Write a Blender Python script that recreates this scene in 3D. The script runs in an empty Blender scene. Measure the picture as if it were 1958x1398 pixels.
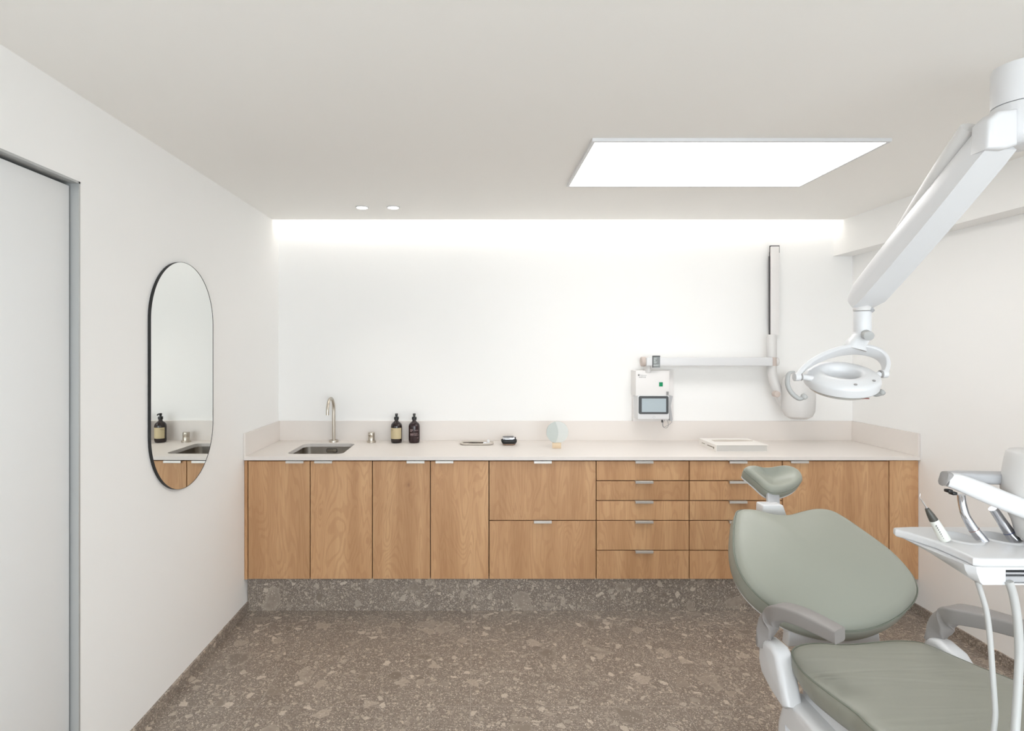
import bpy, bmesh, math, random
from mathutils import Vector, Matrix
random.seed(7)
C = bpy.context.collection
S = bpy.context.scene
PI = math.pi
V = Vector
# ------------------------------------------------------------------ camera model
F = 1088.0; VX = 908.0; VY = 669.0; H = 1.5875
def at(px, py, Y):                       # pixel + depth -> world point
    return V(((px - VX) / F * Y, Y, H - (py - VY) / F * Y))
def atz(px, py, Z):                      # pixel + height -> world point
    Y = (H - Z) * F / (py - VY)
    return at(px, py, Y)
def onplane(px, py, p0, n):
    d = V(((px - VX) / F, 1.0, -(py - VY) / F)); c = V((0, 0, H))
    t = (p0 - c).dot(n) / d.dot(n)
    return c + d * t
def xat(px, Y): return (px - VX) / F * Y
def zat(py, Y): return H - (py - VY) / F * Y

# ------------------------------------------------------------------ object helpers
LOC = {}
def finish(me, mat, smooth=35):
    if mat: me.materials.append(mat)
    for p in me.polygons: p.use_smooth = True
    try: me.set_sharp_from_angle(angle=math.radians(smooth))
    except Exception: pass
def obj(name, bm, mat, parent=None, smooth=35, recalc=True):
    if recalc: bmesh.ops.recalc_face_normals(bm, faces=bm.faces)
    if parent is not None: o0 = LOC[parent]
    else:
        xs = [v.co for v in bm.verts]
        o0 = V(((min(c.x for c in xs)+max(c.x for c in xs))/2, (min(c.y for c in xs)+max(c.y for c in xs))/2, min(c.z for c in xs)))
    for v in bm.verts: v.co -= o0
    me = bpy.data.meshes.new(name); bm.to_mesh(me); bm.free()
    finish(me, mat, smooth)
    o = bpy.data.objects.new(name, me); C.objects.link(o)
    LOC[o] = o0.copy()
    if parent is not None: o.parent = parent
    else: o.location = o0
    return o
def thing(name, label, cat, loc, group=None):
    o = bpy.data.objects.new(name, None); C.objects.link(o)
    o.location = loc; o.empty_display_size = .05; LOC[o] = V(loc)
    o['label'] = label; o['category'] = cat
    if group: o['group'] = group
    return o
def tag(o, label, cat, group=None):
    o['label'] = label; o['category'] = cat
    if group: o['group'] = group
    return o
def struct(name, bm, mat, parent=None, smooth=35):
    o = obj(name, bm, mat, parent, smooth)
    if parent is None: o['kind'] = 'structure'
    return o
def cutout(o, bm):                        # subtract a closed shape (world coords) from an object
    me = bpy.data.meshes.new('cut'); bmesh.ops.recalc_face_normals(bm, faces=bm.faces)
    for v in bm.verts: v.co -= LOC[o]
    bm.to_mesh(me); bm.free()
    c = bpy.data.objects.new('cut', me); C.objects.link(c)
    c.matrix_world = Matrix.Translation(LOC[o])
    if o.parent is None: pass
    m = o.modifiers.new('b', 'BOOLEAN'); m.operation = 'DIFFERENCE'; m.object = c; m.solver = 'EXACT'
    bpy.context.view_layer.update()
    dg = bpy.context.evaluated_depsgraph_get()
    new = bpy.data.meshes.new_from_object(o.evaluated_get(dg))
    o.modifiers.clear(); old = o.data; nm = old.name; o.data = new
    bpy.data.objects.remove(c); bpy.data.meshes.remove(me); bpy.data.meshes.remove(old); new.name = nm
    for p in new.polygons: p.use_smooth = True
    new.set_sharp_from_angle(angle=math.radians(35))

# ------------------------------------------------------------------ shape helpers
def BM(): return bmesh.new()
def merge(bm, t):
    me = bpy.data.meshes.new('t'); t.to_mesh(me); t.free(); bm.from_mesh(me); bpy.data.meshes.remove(me)
def box(bm, lo, hi, bev=0, seg=2, M=None):
    t = BM(); bmesh.ops.create_cube(t, size=1)
    for v in t.verts:
        v.co = V((lo[i] + (v.co[i] + .5) * (hi[i] - lo[i]) for i in range(3)))
    if bev: bmesh.ops.bevel(t, geom=t.edges[:], offset=bev, segments=seg, profile=.5, affect='EDGES')
    if M: bmesh.ops.transform(t, matrix=M, verts=t.verts)
    merge(bm, t)
    return bm
def bx(lo, hi, bev=0, seg=2, M=None): return box(BM(), lo, hi, bev, seg, M)
def frame(n, up=V((0, 0, 1))):           # matrix whose z axis is n
    z = n.normalized(); x = up.cross(z)
    if x.length < 1e-4: x = V((1, 0, 0))
    x.normalize(); y = z.cross(x)
    return Matrix((x, y, z)).transposed()
def lathe(bm, prof, o=V((0, 0, 0)), axis=V((0, 0, 1)), n=32, cap=True, closed=False, sx=1, sy=1):
    R = frame(axis); o = V(o); rings = []
    for r, z in prof:
        if r < 1e-6: rings.append([bm.verts.new(o + R @ V((0, 0, z)))])
        else: rings.append([bm.verts.new(o + R @ V((r*sx*math.cos(2*PI*i/n), r*sy*math.sin(2*PI*i/n), z))) for i in range(n)])
    pairs = list(zip(rings, rings[1:])) + ([(rings[-1], rings[0])] if closed else [])
    for a, b in pairs:
        if len(a) == 1 and len(b) == 1: continue
        for i in range(n):
            j = (i+1) % n
            if len(a) == 1: bm.faces.new((a[0], b[j], b[i]))
            elif len(b) == 1: bm.faces.new((a[i], a[j], b[0]))
            else: bm.faces.new((a[i], a[j], b[j], b[i]))
    if cap and not closed:
        for r in (rings[0], rings[-1]):
            if len(r) > 2: bm.faces.new(r)
    return bm
def cyl(bm, a, b, r, n=24, bev=0, r2=None):
    a = V(a); b = V(b); L = (b-a).length; r2 = r if r2 is None else r2
    if bev: prof = [(r-bev, 0), (r-bev*.3, bev*.3), (r, bev), (r2, L-bev), (r2-bev*.3, L-bev*.3), (r2-bev, L)]
    else: prof = [(r, 0), (r2, L)]
    return lathe(bm, prof, a, b-a, n)
def spline(pts, k=8, closed=False):      # Catmull-Rom
    P = [V(p) for p in pts]; n = len(P); out = []
    rng = range(n) if closed else range(n-1)
    for i in rng:
        if closed: a, b, c, d = P[(i-1) % n], P[i], P[(i+1) % n], P[(i+2) % n]
        else: a, b, c, d = P[max(i-1, 0)], P[i], P[i+1], P[min(i+2, n-1)]
        for j in range(k):
            t = j/k; out.append(.5*((2*b)+(c-a)*t+(2*a-5*b+4*c-d)*t*t+(3*b-a-3*c+d)*t**3))
    if not closed: out.append(P[-1])
    return out
def lin(vals, k):                         # interpolate scalars like spline(k)
    out = []
    for i in range(len(vals)-1):
        for j in range(k): out.append(vals[i]+(vals[i+1]-vals[i])*j/k)
    return out+[vals[-1]]
def sweep(bm, pts, sec, up=V((0, 0, 1)), scale=None, cap=True, closed=False):
    """sec: list of (a,b) section points; a along side axis, b along up-ish axis"""
    n = len(pts); rings = []; ref = V(up)
    for i, p in enumerate(pts):
        if closed: t = pts[(i+1) % n]-pts[i-1]
        else: t = pts[min(i+1, n-1)]-pts[max(i-1, 0)]
        t.normalize(); s = t.cross(ref)
        if s.length < 1e-4: s = t.cross(V((0, 1, 0)))
        s.normalize(); u = s.cross(t)
        if up == 'x': ref = u
        k = scale[i] if scale else 1
        kk = k if isinstance(k, tuple) else (k, k)
        rings.append([bm.verts.new(p+s*(a*kk[0])+u*(b*kk[1])) for a, b in sec])
    m = len(sec)
    pr = list(zip(rings, rings[1:]))+([(rings[-1], rings[0])] if closed else [])
    for A, B in pr:
        for i in range(m):
            j = (i+1) % m; bm.faces.new((A[i], A[j], B[j], B[i]))
    if cap and not closed: bm.faces.new(rings[0]); bm.faces.new(rings[-1])
    return bm
def ptube(bm, pts, r, n=14, cap=True, closed=False):   # parallel transport tube, r scalar or list
    N = len(pts); rad = r if isinstance(r, list) else [r]*N
    t0 = (pts[1]-pts[0]).normalized(); u = t0.orthogonal().normalized(); rings = []
    for i, p in enumerate(pts):
        t = (pts[(i+1) % N]-pts[i-1]) if closed else (pts[min(i+1, N-1)]-pts[max(i-1, 0)])
        t.normalize(); u = (u-t*u.dot(t)).normalized(); w = t.cross(u)
        rings.append([bm.verts.new(p+(u*math.cos(2*PI*k/n)+w*math.sin(2*PI*k/n))*rad[i]) for k in range(n)])
    pr = list(zip(rings, rings[1:]))+([(rings[-1], rings[0])] if closed else [])
    for A, B in pr:
        for i in range(n):
            j = (i+1) % n; bm.faces.new((A[i], A[j], B[j], B[i]))
    if cap and not closed: bm.faces.new(rings[0]); bm.faces.new(rings[-1])
    return bm
def rrect(w, h, r, k=5):                  # rounded rectangle section, centred
    out = []
    for cx, cy, a0 in ((w/2-r, h/2-r, 0), (-w/2+r, h/2-r, 90), (-w/2+r, -h/2+r, 180), (w/2-r, -h/2+r, 270)):
        for i in range(k+1):
            a = math.radians(a0+90*i/k); out.append((cx+r*math.cos(a), cy+r*math.sin(a)))
    return out
def prism(bm, poly, ext, bev=0, seg=2):   # closed 3-D polygon extruded by a vector
    t = BM(); vs = [t.verts.new(V(p)) for p in poly]; f = t.faces.new(vs)
    r = bmesh.ops.extrude_face_region(t, geom=[f])
    bmesh.ops.translate(t, vec=V(ext), verts=[g for g in r['geom'] if isinstance(g, bmesh.types.BMVert)])
    bmesh.ops.recalc_face_normals(t, faces=t.faces)
    if bev:
        es = [e for e in t.edges if any(len(q.verts) == len(poly) for q in e.link_faces)]
        bmesh.ops.bevel(t, geom=es, offset=bev, segments=seg, profile=.5, affect='EDGES')
    merge(bm, t); return bm
def rings_mesh(bm, rings, c0=None, c1=None, closed=True):
    R = [[bm.verts.new(p) for p in r] for r in rings]; m = len(rings[0])
    for A, B in zip(R, R[1:]):
        for i in range(m):
            j = (i+1) % m; bm.faces.new((A[i], A[j], B[j], B[i]))
    for ring, c in ((R[0], c0), (R[-1], c1)):
        if c is None: continue
        if c == 'n': bm.faces.new(ring); continue
        v = bm.verts.new(c)
        for i in range(m): bm.faces.new((ring[i], ring[(i+1) % m], v))
    return bm
def text(body, size, mat, o, x, y, parent, name, ext=.0004, align='LEFT', bold=0):
    cu = bpy.data.curves.new(name, 'FONT'); cu.body = body; cu.size = size; cu.extrude = ext; cu.align_x = align; cu.offset = bold
    t = bpy.data.objects.new(name, cu); C.objects.link(t)
    bpy.context.view_layer.update()
    me = bpy.data.meshes.new_from_object(t.evaluated_get(bpy.context.evaluated_depsgraph_get()))
    bpy.data.objects.remove(t); bpy.data.curves.remove(cu)
    bm = BM(); bm.from_mesh(me); bpy.data.meshes.remove(me)
    x = V(x).normalized(); y = V(y).normalized(); z = x.cross(y)
    for v in bm.verts: v.co = V(o)+x*v.co.x+y*v.co.y+z*v.co.z
    return obj(name, bm, mat, parent, recalc=False)

# ------------------------------------------------------------------ materials
def lin1(c): c /= 255; return c/12.92 if c <= .04045 else ((c+.055)/1.055)**2.4
def rgb(r, g, b): return (lin1(r), lin1(g), lin1(b), 1)
def mat(name, col, rough=.5, metal=0, **kw):
    m = bpy.data.materials.new(name); m.use_nodes = True
    b = m.node_tree.nodes['Principled BSDF']
    b.inputs['Base Color'].default_value = col; b.inputs['Roughness'].default_value = rough; b.inputs['Metallic'].default_value = metal
    for k, v in kw.items(): b.inputs[k.replace('_', ' ')].default_value = v
    return m
class NT:
    def __init__(s, m): s.t = m.node_tree; s.b = s.t.nodes['Principled BSDF']
    def n(s, kind, ins=None, **kw):
        x = s.t.nodes.new(kind)
        for k, v in kw.items(): setattr(x, k, v)
        for k, v in (ins or {}).items():
            if isinstance(v, bpy.types.NodeSocket): s.t.links.new(v, x.inputs[k])
            else: x.inputs[k].default_value = v
        return x
    def link(s, a, b): s.t.links.new(a, b)
    def math(s, op, a, b=0, c=0): return s.n('ShaderNodeMath', {0: a, 1: b, 2: c}, operation=op).outputs[0]
    def mix(s, f, a, b, kind='MIX'):
        x = s.n('ShaderNodeMix', data_type='RGBA', blend_type=kind)
        for i, v in ((0, f), (6, a), (7, b)):
            if isinstance(v, bpy.types.NodeSocket): s.link(v, x.inputs[i])
            else: x.inputs[i].default_value = v
        return x.outputs[2]
    def ramp(s, f, pts):
        x = s.n('ShaderNodeValToRGB', {0: f}); e = x.color_ramp.elements
        while len(e) < len(pts): e.new(.5)
        for q, (p, c) in zip(e, pts): q.position = p; q.color = c
        return x.outputs[0]
    def sm(s, v, lo, hi):
        return s.n('ShaderNodeMapRange', {0: v, 1: lo, 2: hi, 3: 0., 4: 1.}, interpolation_type='SMOOTHSTEP').outputs[0]
    def bump(s, h, st, dist=.001):
        s.link(s.n('ShaderNodeBump', {'Height': h, 'Strength': st, 'Distance': dist}).outputs[0], s.b.inputs['Normal'])

def soft_bump(m, scale, st, dist=.001, detail=3):
    q = NT(m); tc = q.n('ShaderNodeTexCoord')
    q.bump(q.n('ShaderNodeTexNoise', {'Vector': tc.outputs['Object'], 'Scale': scale, 'Detail': detail}).outputs[0], st, dist)
    return m

def terrazzo(name, joint=None):
    m = mat(name, (1, 1, 1, 1), .42); q = NT(m)
    tc = q.n('ShaderNodeTexCoord'); geo = q.n('ShaderNodeNewGeometry'); P = geo.outputs['Position']
    nz = q.n('ShaderNodeTexNoise', {'Vector': P, 'Scale': 14., 'Detail': 3.})
    d = q.n('ShaderNodeVectorMath', {0: nz.outputs['Color'], 1: (.5, .5, .5)}, operation='SUBTRACT')
    d = q.n('ShaderNodeVectorMath', {0: d.outputs[0], 'Scale': .05}, operation='SCALE')
    W = q.n('ShaderNodeVectorMath', {0: P, 1: d.outputs[0]}, operation='ADD').outputs[0]
    big = q.n('ShaderNodeTexNoise', {'Vector': P, 'Scale': 5., 'Detail': 4.}).outputs[0]
    fine = q.n('ShaderNodeTexNoise', {'Vector': P, 'Scale': 130., 'Detail': 5., 'Roughness': .7}).outputs[0]
    col = q.ramp(big, [(.3, rgb(141, 129, 119)), (.7, rgb(158, 146, 135))])
    col = q.mix(q.sm(fine, .38, .62), q.mix(.7, col, rgb(98, 88, 80)), col)
    def layer(col, sc, thr, edge, light, dark, vec, rim=0., ranb=.0):
        a = q.n('ShaderNodeTexVoronoi', {'Vector': vec, 'Scale': sc, 'Randomness': 1.})
        e = q.n('ShaderNodeTexVoronoi', {'Vector': vec, 'Scale': sc, 'Randomness': 1.}, feature='DISTANCE_TO_EDGE')
        sep = q.n('ShaderNodeSeparateColor', {0: a.outputs['Color']})
        pick = q.math('GREATER_THAN', sep.outputs[0], thr)
        ed = e.outputs['Distance']
        if sc < 40:
            wob = q.n('ShaderNodeTexNoise', {'Vector': P, 'Scale': sc*3., 'Detail': 2.}).outputs[0]
            ed = q.math('ADD', ed, q.math('MULTIPLY', q.math('SUBTRACT', wob, .5), edge*.9))
        # per-chip size: second random shrinks the chip
        inside2 = q.sm(ed, q.math('MULTIPLY_ADD', sep.outputs[1], edge*2.2, edge*.7), q.math('MULTIPLY_ADD', sep.outputs[1], edge*2.2, edge))
        c = q.ramp(sep.outputs[2], [(0., dark), (.35, q_mid(light, dark)), (1., light)])
        if rim:
            c = q.mix(q.math('MULTIPLY', q.sm(ed, edge*4.5, edge*1.2), rim), c, rgb(186, 174, 160))
        if sc < 40: veins = q.n('ShaderNodeTexNoise', {'Vector': P, 'Scale': sc*6, 'Detail': 4.}).outputs[0]
        if sc < 40: c = q.mix(q.math('MULTIPLY', q.sm(veins, .4, .7), .35), c, rgb(126, 115, 105))
        return q.mix(q.math('MULTIPLY', q.math('MULTIPLY', pick, inside2), .92), col, c)
    def q_mid(a, b): return tuple((x+y)/2 for x, y in zip(a, b))
    P2 = q.n('ShaderNodeVectorMath', {0: W, 1: (3.1, 7.7, 1.3)}, operation='ADD').outputs[0]
    P3 = q.n('ShaderNodeVectorMath', {0: W, 1: (9.3, 2.2, 5.1)}, operation='ADD').outputs[0]
    col = layer(col, 230., .62, .09, rgb(214, 202, 188), rgb(104, 94, 85), P)
    col = layer(col, 120., .68, .08, rgb(198, 184, 168), rgb(118, 107, 97), P3)
    col = layer(col, 62., .78, .07, rgb(198, 184, 168), rgb(126, 114, 103), P2)
    col = layer(col, 30., .86, .06, rgb(214, 201, 186), rgb(122, 111, 101), P3)
    col = layer(col, 15., .91, .05, rgb(182, 168, 154), rgb(126, 115, 104), W, .5)
    col = layer(col, 8.5, .93, .045, rgb(170, 157, 144), rgb(128, 117, 107), P2, .6)
    # scattered bright specks
    sp = q.n('ShaderNodeTexVoronoi', {'Vector': P3, 'Scale': 140.})
    s2 = q.n('ShaderNodeSeparateColor', {0: sp.outputs['Color']})
    k = q.math('MULTIPLY', q.math('GREATER_THAN', s2.outputs[0], .82), q.math('LESS_THAN', sp.outputs['Distance'], .3))
    col = q.mix(k, col, rgb(222, 213, 202))
    if joint:                              # tile joints
        sep = q.n('ShaderNodeSeparateXYZ', {0: P})
        ms = None
        for ax, off in joint:
            a = q.math('ABSOLUTE', q.math('SUBTRACT', q.math('PINGPONG', q.math('SUBTRACT', sep.outputs[ax], off), .474), 0))
            j = q.math('LESS_THAN', a, .0016)
            ms = j if ms is None else q.math('MAXIMUM', ms, j)
        col = q.mix(q.math('MULTIPLY', ms, .8), col, rgb(170, 160, 150))
    q.link(col, q.b.inputs['Base Color'])
    return m

def oak(name, tint=1., grain=None):
    m = mat(name, (1, 1, 1, 1), .5); q = NT(m)
    tc = q.n('ShaderNodeTexCoord'); oi = q.n('ShaderNodeObjectInfo'); geo = q.n('ShaderNodeNewGeometry')
    off = q.n('ShaderNodeVectorMath', {0: (37., 11., 23.), 'Scale': oi.outputs['Random']}, operation='SCALE')
    P = q.n('ShaderNodeVectorMath', {0: tc.outputs['Object'], 1: off.outputs[0]}, operation='ADD').outputs[0]
    lo = q.n('ShaderNodeMapping', {'Vector': P, 'Scale': (1., 1., .16)}).outputs[0]
    hi = q.n('ShaderNodeMapping', {'Vector': P, 'Scale': (1., 1., .03)}).outputs[0]
    n1 = q.n('ShaderNodeTexNoise', {'Vector': lo, 'Scale': 6., 'Detail': 2.5, 'Roughness': .5, 'Distortion': .5}).outputs[0]
    # knots bend the grain
    kv = q.n('ShaderNodeTexVoronoi', {'Vector': q.n('ShaderNodeMapping', {'Vector': P, 'Scale': (1., .0, .65)}).outputs[0], 'Scale': 4.6})
    kd = kv.outputs['Distance']
    ksel = q.math('GREATER_THAN', q.n('ShaderNodeSeparateColor', {0: kv.outputs['Color']}).outputs[0], .45)
    kb = q.math('MULTIPLY', q.math('POWER', q.sm(kd, .3, 0.), 2.), ksel)
    g = q.math('ADD', n1, q.math('MULTIPLY', kb, .10))
    rings = q.n('ShaderNodeMath', {0: q.math('MULTIPLY', g, 150.)}, operation='SINE').outputs[0]
    rings = q.sm(rings, -1., 1.)
    fine = q.n('ShaderNodeTexNoise', {'Vector': hi, 'Scale': 260., 'Detail': 3., 'Roughness': .6}).outputs[0]
    band = q.n('ShaderNodeTexNoise', {'Vector': q.n('ShaderNodeMapping', {'Vector': P, 'Scale': (1., 1., .06)}).outputs[0], 'Scale': 11., 'Detail': 2.}).outputs[0]
    base = q.ramp(band, [(.3, rgb(180, 136, 95)), (.5, rgb(195, 151, 109)), (.7, rgb(207, 165, 122))])
    c = q.mix(q.math('MULTIPLY', q.sm(rings, .5, 1.), .26), base, rgb(164, 116, 78))
    c = q.mix(q.math('MULTIPLY', q.sm(fine, .5, .72), .28), c, rgb(160, 114, 78))
    c = q.mix(q.math('MULTIPLY', q.sm(fine, .5, .3), .18), c, rgb(216, 175, 136))
    kn = q.math('MULTIPLY', q.sm(kd, .055, .01), ksel)
    c = q.mix(q.math('MULTIPLY', kn, .55), c, rgb(110, 74, 48))
    c = q.mix(q.math('MULTIPLY', q.math('MULTIPLY', q.sm(kd, .17, .03), ksel), .25), c, rgb(150, 104, 70))
    c = q.n('ShaderNodeHueSaturation', {'Color': c, 'Value': q.math('MULTIPLY_ADD', oi.outputs['Random'], .09, .965)}).outputs[0]
    q.link(c, q.b.inputs['Base Color'])
    q.bump(fine, .08, .0006)
    return m

def brushed(name, col, rough=.3):
    m = mat(name, col, rough, 1.); q = NT(m); tc = q.n('ShaderNodeTexCoord')
    mp = q.n('ShaderNodeMapping', {'Vector': tc.outputs['Object'], 'Scale': (300., 300., 8.)}).outputs[0]
    nz = q.n('ShaderNodeTexNoise', {'Vector': mp, 'Scale': 1., 'Detail': 2.}).outputs[0]
    q.link(q.math('MULTIPLY_ADD', nz, .12, rough-.06), q.b.inputs['Roughness'])
    return m

def emit(name, col, st):
    m = mat(name, (.9, .9, .9, 1), .5); b = m.node_tree.nodes['Principled BSDF']
    b.inputs['Emission Color'].default_value = col; b.inputs['Emission Strength'].default_value = st
    return m

M = {}
M['wall'] = soft_bump(mat('wall paint', rgb(241, 240, 238), .85), 90, .05, .0006)
M['ceil'] = soft_bump(mat('ceiling paint', rgb(246, 244, 240), .9), 60, .04, .0006)
M['door'] = soft_bump(mat('door lacquer', rgb(236, 237, 237), .55), 40, .02, .0005)
M['floor'] = terrazzo('terrazzo floor', [(0, -.02), (1, 2.533)])
M['plinth'] = terrazzo('terrazzo plinth', [(0, -.02)])
M['skirt'] = terrazzo('terrazzo skirting', [(1, 2.533)])
M['oak'] = oak('oak veneer')
M['dark'] = mat('gap shade brown', rgb(58, 38, 28), .7)  # carcass painted dark brown: shade between the fronts put into its colour
M['top'] = soft_bump(mat('worktop', rgb(226, 219, 213), .42), 200, .03, .0004)
M['steel'] = brushed('brushed steel', rgb(196, 188, 176), .3)
M['sinksteel'] = brushed('sink steel', rgb(168, 160, 150), .32)
M['darksteel'] = mat('dark steel', rgb(120, 112, 104), .35, .9)
M['handle'] = mat('satin aluminium', rgb(208, 204, 198), .38, .8)
M['alu'] = mat('aluminium profile', rgb(186, 187, 186), .45, .35)
M['chrome'] = mat('chrome', rgb(212, 214, 220), .12, 1.)
M['mirror'] = mat('mirror glass', rgb(240, 242, 240), .012, 1.)
M['black'] = mat('black frame', rgb(28, 28, 28), .5)
M['gap'] = mat('black gap', rgb(14, 14, 14), .8)
M['bottle'] = mat('dark amber glass', rgb(38, 26, 24), .1)
M['bottle2'] = mat('dark plum glass', rgb(44, 26, 28), .1)
M['pump'] = mat('black plastic', rgb(22, 22, 22), .35)
M['label'] = mat('cream paper', rgb(196, 180, 144), .7)
M['ink'] = mat('grey ink', rgb(110, 98, 76), .7)
M['whiteink'] = mat('pale ink', rgb(186, 160, 160), .7)
M['white'] = mat('white lacquered plastic', rgb(216, 216, 217), .32)
M['whitem'] = mat('matt white enamel', rgb(212, 210, 208), .45)
M['warmwhite'] = mat('warm white plastic', rgb(230, 227, 225), .42)
M['trayw'] = mat('ivory enamel', rgb(206, 198, 188), .3)
M['grey'] = mat('light grey plastic', rgb(176, 176, 178), .45)
M['midgrey'] = mat('mid grey rubber', rgb(150, 147, 145), .55)
M['armgrey'] = soft_bump(mat('armrest grey', rgb(142, 137, 134), .5), 300, .05, .0003)
M['hookgrey'] = mat('silicone grey', rgb(170, 170, 168), .5)
M['greige'] = mat('greige plastic', rgb(196, 182, 174), .45)
M['sage'] = soft_bump(mat('sage leatherette', rgb(149, 151, 140), .42), 12, .10, .004, 2)
M['sageseat'] = mat('sage leatherette seat', rgb(144, 144, 133), .45)
q = NT(M['sageseat']); tc = q.n('ShaderNodeTexCoord')
q.bump(q.n('ShaderNodeTexNoise', {'Vector': q.n('ShaderNodeMapping', {'Vector': tc.outputs['Object'], 'Scale': (2.2, 15., 2.)}).outputs[0], 'Scale': 1., 'Detail': 2., 'Distortion': .6}).outputs[0], .35, .012)
M['sageseam'] = mat('sage piping', rgb(116, 120, 108), .5)
M['hose'] = mat('grey hose', rgb(188, 188, 186), .4)
M['cone'] = mat('dark cone', rgb(72, 70, 64), .4)
M['handpiece'] = mat('pale handpiece', rgb(218, 219, 212), .35)
M['screen'] = mat('screen glass', rgb(170, 182, 188), .05)
M['bezel'] = mat('screen bezel', rgb(74, 76, 78), .12)
M['green'] = mat('green switch', rgb(20, 140, 92), .25)
M['plate'] = mat('rating plate', rgb(132, 136, 136), .4)
M['platedark'] = mat('rating plate edge', rgb(60, 60, 62), .4)
M['plateink'] = mat('rating plate print', rgb(205, 210, 210), .5)
M['glass'] = mat('frosted mint glass', rgb(206, 208, 204), .2)
M['glass2'] = mat('mint mirror glass', rgb(188, 194, 190), .12)
M['beech'] = mat('pale beech', rgb(216, 194, 164), .55)
M['page'] = mat('book pages', rgb(206, 203, 198), .7)
M['cover'] = mat('book cover', rgb(238, 233, 227), .45)
M['picture'] = mat('cover picture', rgb(200, 190, 178), .5)
M['brown'] = mat('brown strip', rgb(148, 122, 104), .5)
M['lens'] = mat('lens rim', rgb(212, 210, 206), .25)
M['red'] = mat('red mark', rgb(120, 60, 56), .5)
M['blue'] = mat('blue ring', rgb(60, 70, 120), .4)
M['copper'] = mat('copper ring', rgb(150, 110, 96), .4)
M['panel'] = emit('led panel', (1, .99, .985, 1), 5.8)
M['cove'] = emit('cove strip', (1, .98, .965, 1), 6.4)
M['spot'] = emit('downlight disc', (1, .97, .93, 1), 6.0)

# ------------------------------------------------------------------ setting
XL, XR, YB, ZC, YF = -1.385, 2.663, 4.014, 2.48, -1.7
XS, ZS = 2.527, 2.248                      # soffit
T = .12
struct('floor', bx((XL-T, YF-T, -.1), (XR+T, YB+T, 0)), M['floor'])
struct('wall_back', bx((XL-T, YB, 0), (XR+T, YB+T, 2.75)), M['wall'])
# left wall with the door recess
dY1 = 1.995; dY0 = dY1-.96; dZ = 2.176; REC = .026
b = BM()
box(b, (XL-T, dY1, 0), (XL, YB, 2.75)); box(b, (XL-T, YF, 0), (XL, dY0, 2.75)); box(b, (XL-T, dY0, dZ), (XL, dY1, 2.75))
bmesh.ops.remove_doubles(b, verts=b.verts, dist=1e-5)
struct('wall_left', b, M['wall'])
struct('wall_right', bx((XR, YF, 0), (XR+T, YB, 2.75)), M['wall'])
b = BM()
box(b, (XL-T, YF-T, 0), (XR+T, YF, .5)); box(b, (XL-T, YF-T, 2.38), (XR+T, YF, 2.75))
box(b, (XL-T, YF-T, .5), (XL+.25, YF, 2.38)); box(b, (XR-.25, YF-T, .5), (XR+T, YF, 2.38))
struct('wall_front', b, M['wall'])
b = BM()
for x in (XL+.25, (XL+XR)/2-.03, XR-.31): box(b, (x, YF-.08, .5), (x+.06, YF-.02, 2.38))
for z in (.5, 2.32): box(b, (XL+.25, YF-.08, z), (XR-.25, YF-.02, z+.06))
struct('window_1', b, M['alu'])
# ceiling with the light slot along the back wall
SY = 3.9
b = BM()
box(b, (XL, YF, ZC), (XR, SY, ZC+.15)); box(b, (XL, SY, ZC+.13), (XS, YB, ZC+.15))
struct('ceiling', b, M['ceil'])
struct('trim_1', bx((XS, YF, ZS), (XR, YB, ZC+.16)), M['wall'])     # boxed soffit along the right wall
struct('baseboard_left', bx((XL, dY1+.004, 0), (XL+.011, 3.461, .057)), M['skirt'])
struct('baseboard_right', bx((XR-.011, YF, 0), (XR, 3.461, .057)), M['skirt'])
b = BM(); bm_p = bx((XL+.002, 3.461, 0), (XR-.002, 3.485, .2095))
pl = obj('plinth', bm_p, M['plinth']); tag(pl, 'grey terrazzo plinth under the oak cabinets', 'plinth')
# door
d = bx((XL-REC-.045, dY0+.012, .004), (XL-REC, dY1-.016, dZ-.018), .001)
door = struct('door_1', d, M['door'])
b = BM()
box(b, (XL-REC-.05, dY1-.0075, 0), (XL+.0015, dY1, dZ)); box(b, (XL-REC-.05, dY0, 0), (XL+.0015, dY0+.0075, dZ)); box(b, (XL-REC-.05, dY0, dZ-.0075), (XL+.0015, dY1, dZ))
struct('door_frame', b, M['alu'], door)
b = BM()
box(b, (XL-REC-.06, dY0+.0075, 0), (XL-REC-.046, dY1-.0075, dZ-.0075)); 
struct('door_gap_shade', b, M['gap'], door)  # black sheet behind the leaf, standing in for shade in its gap
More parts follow.
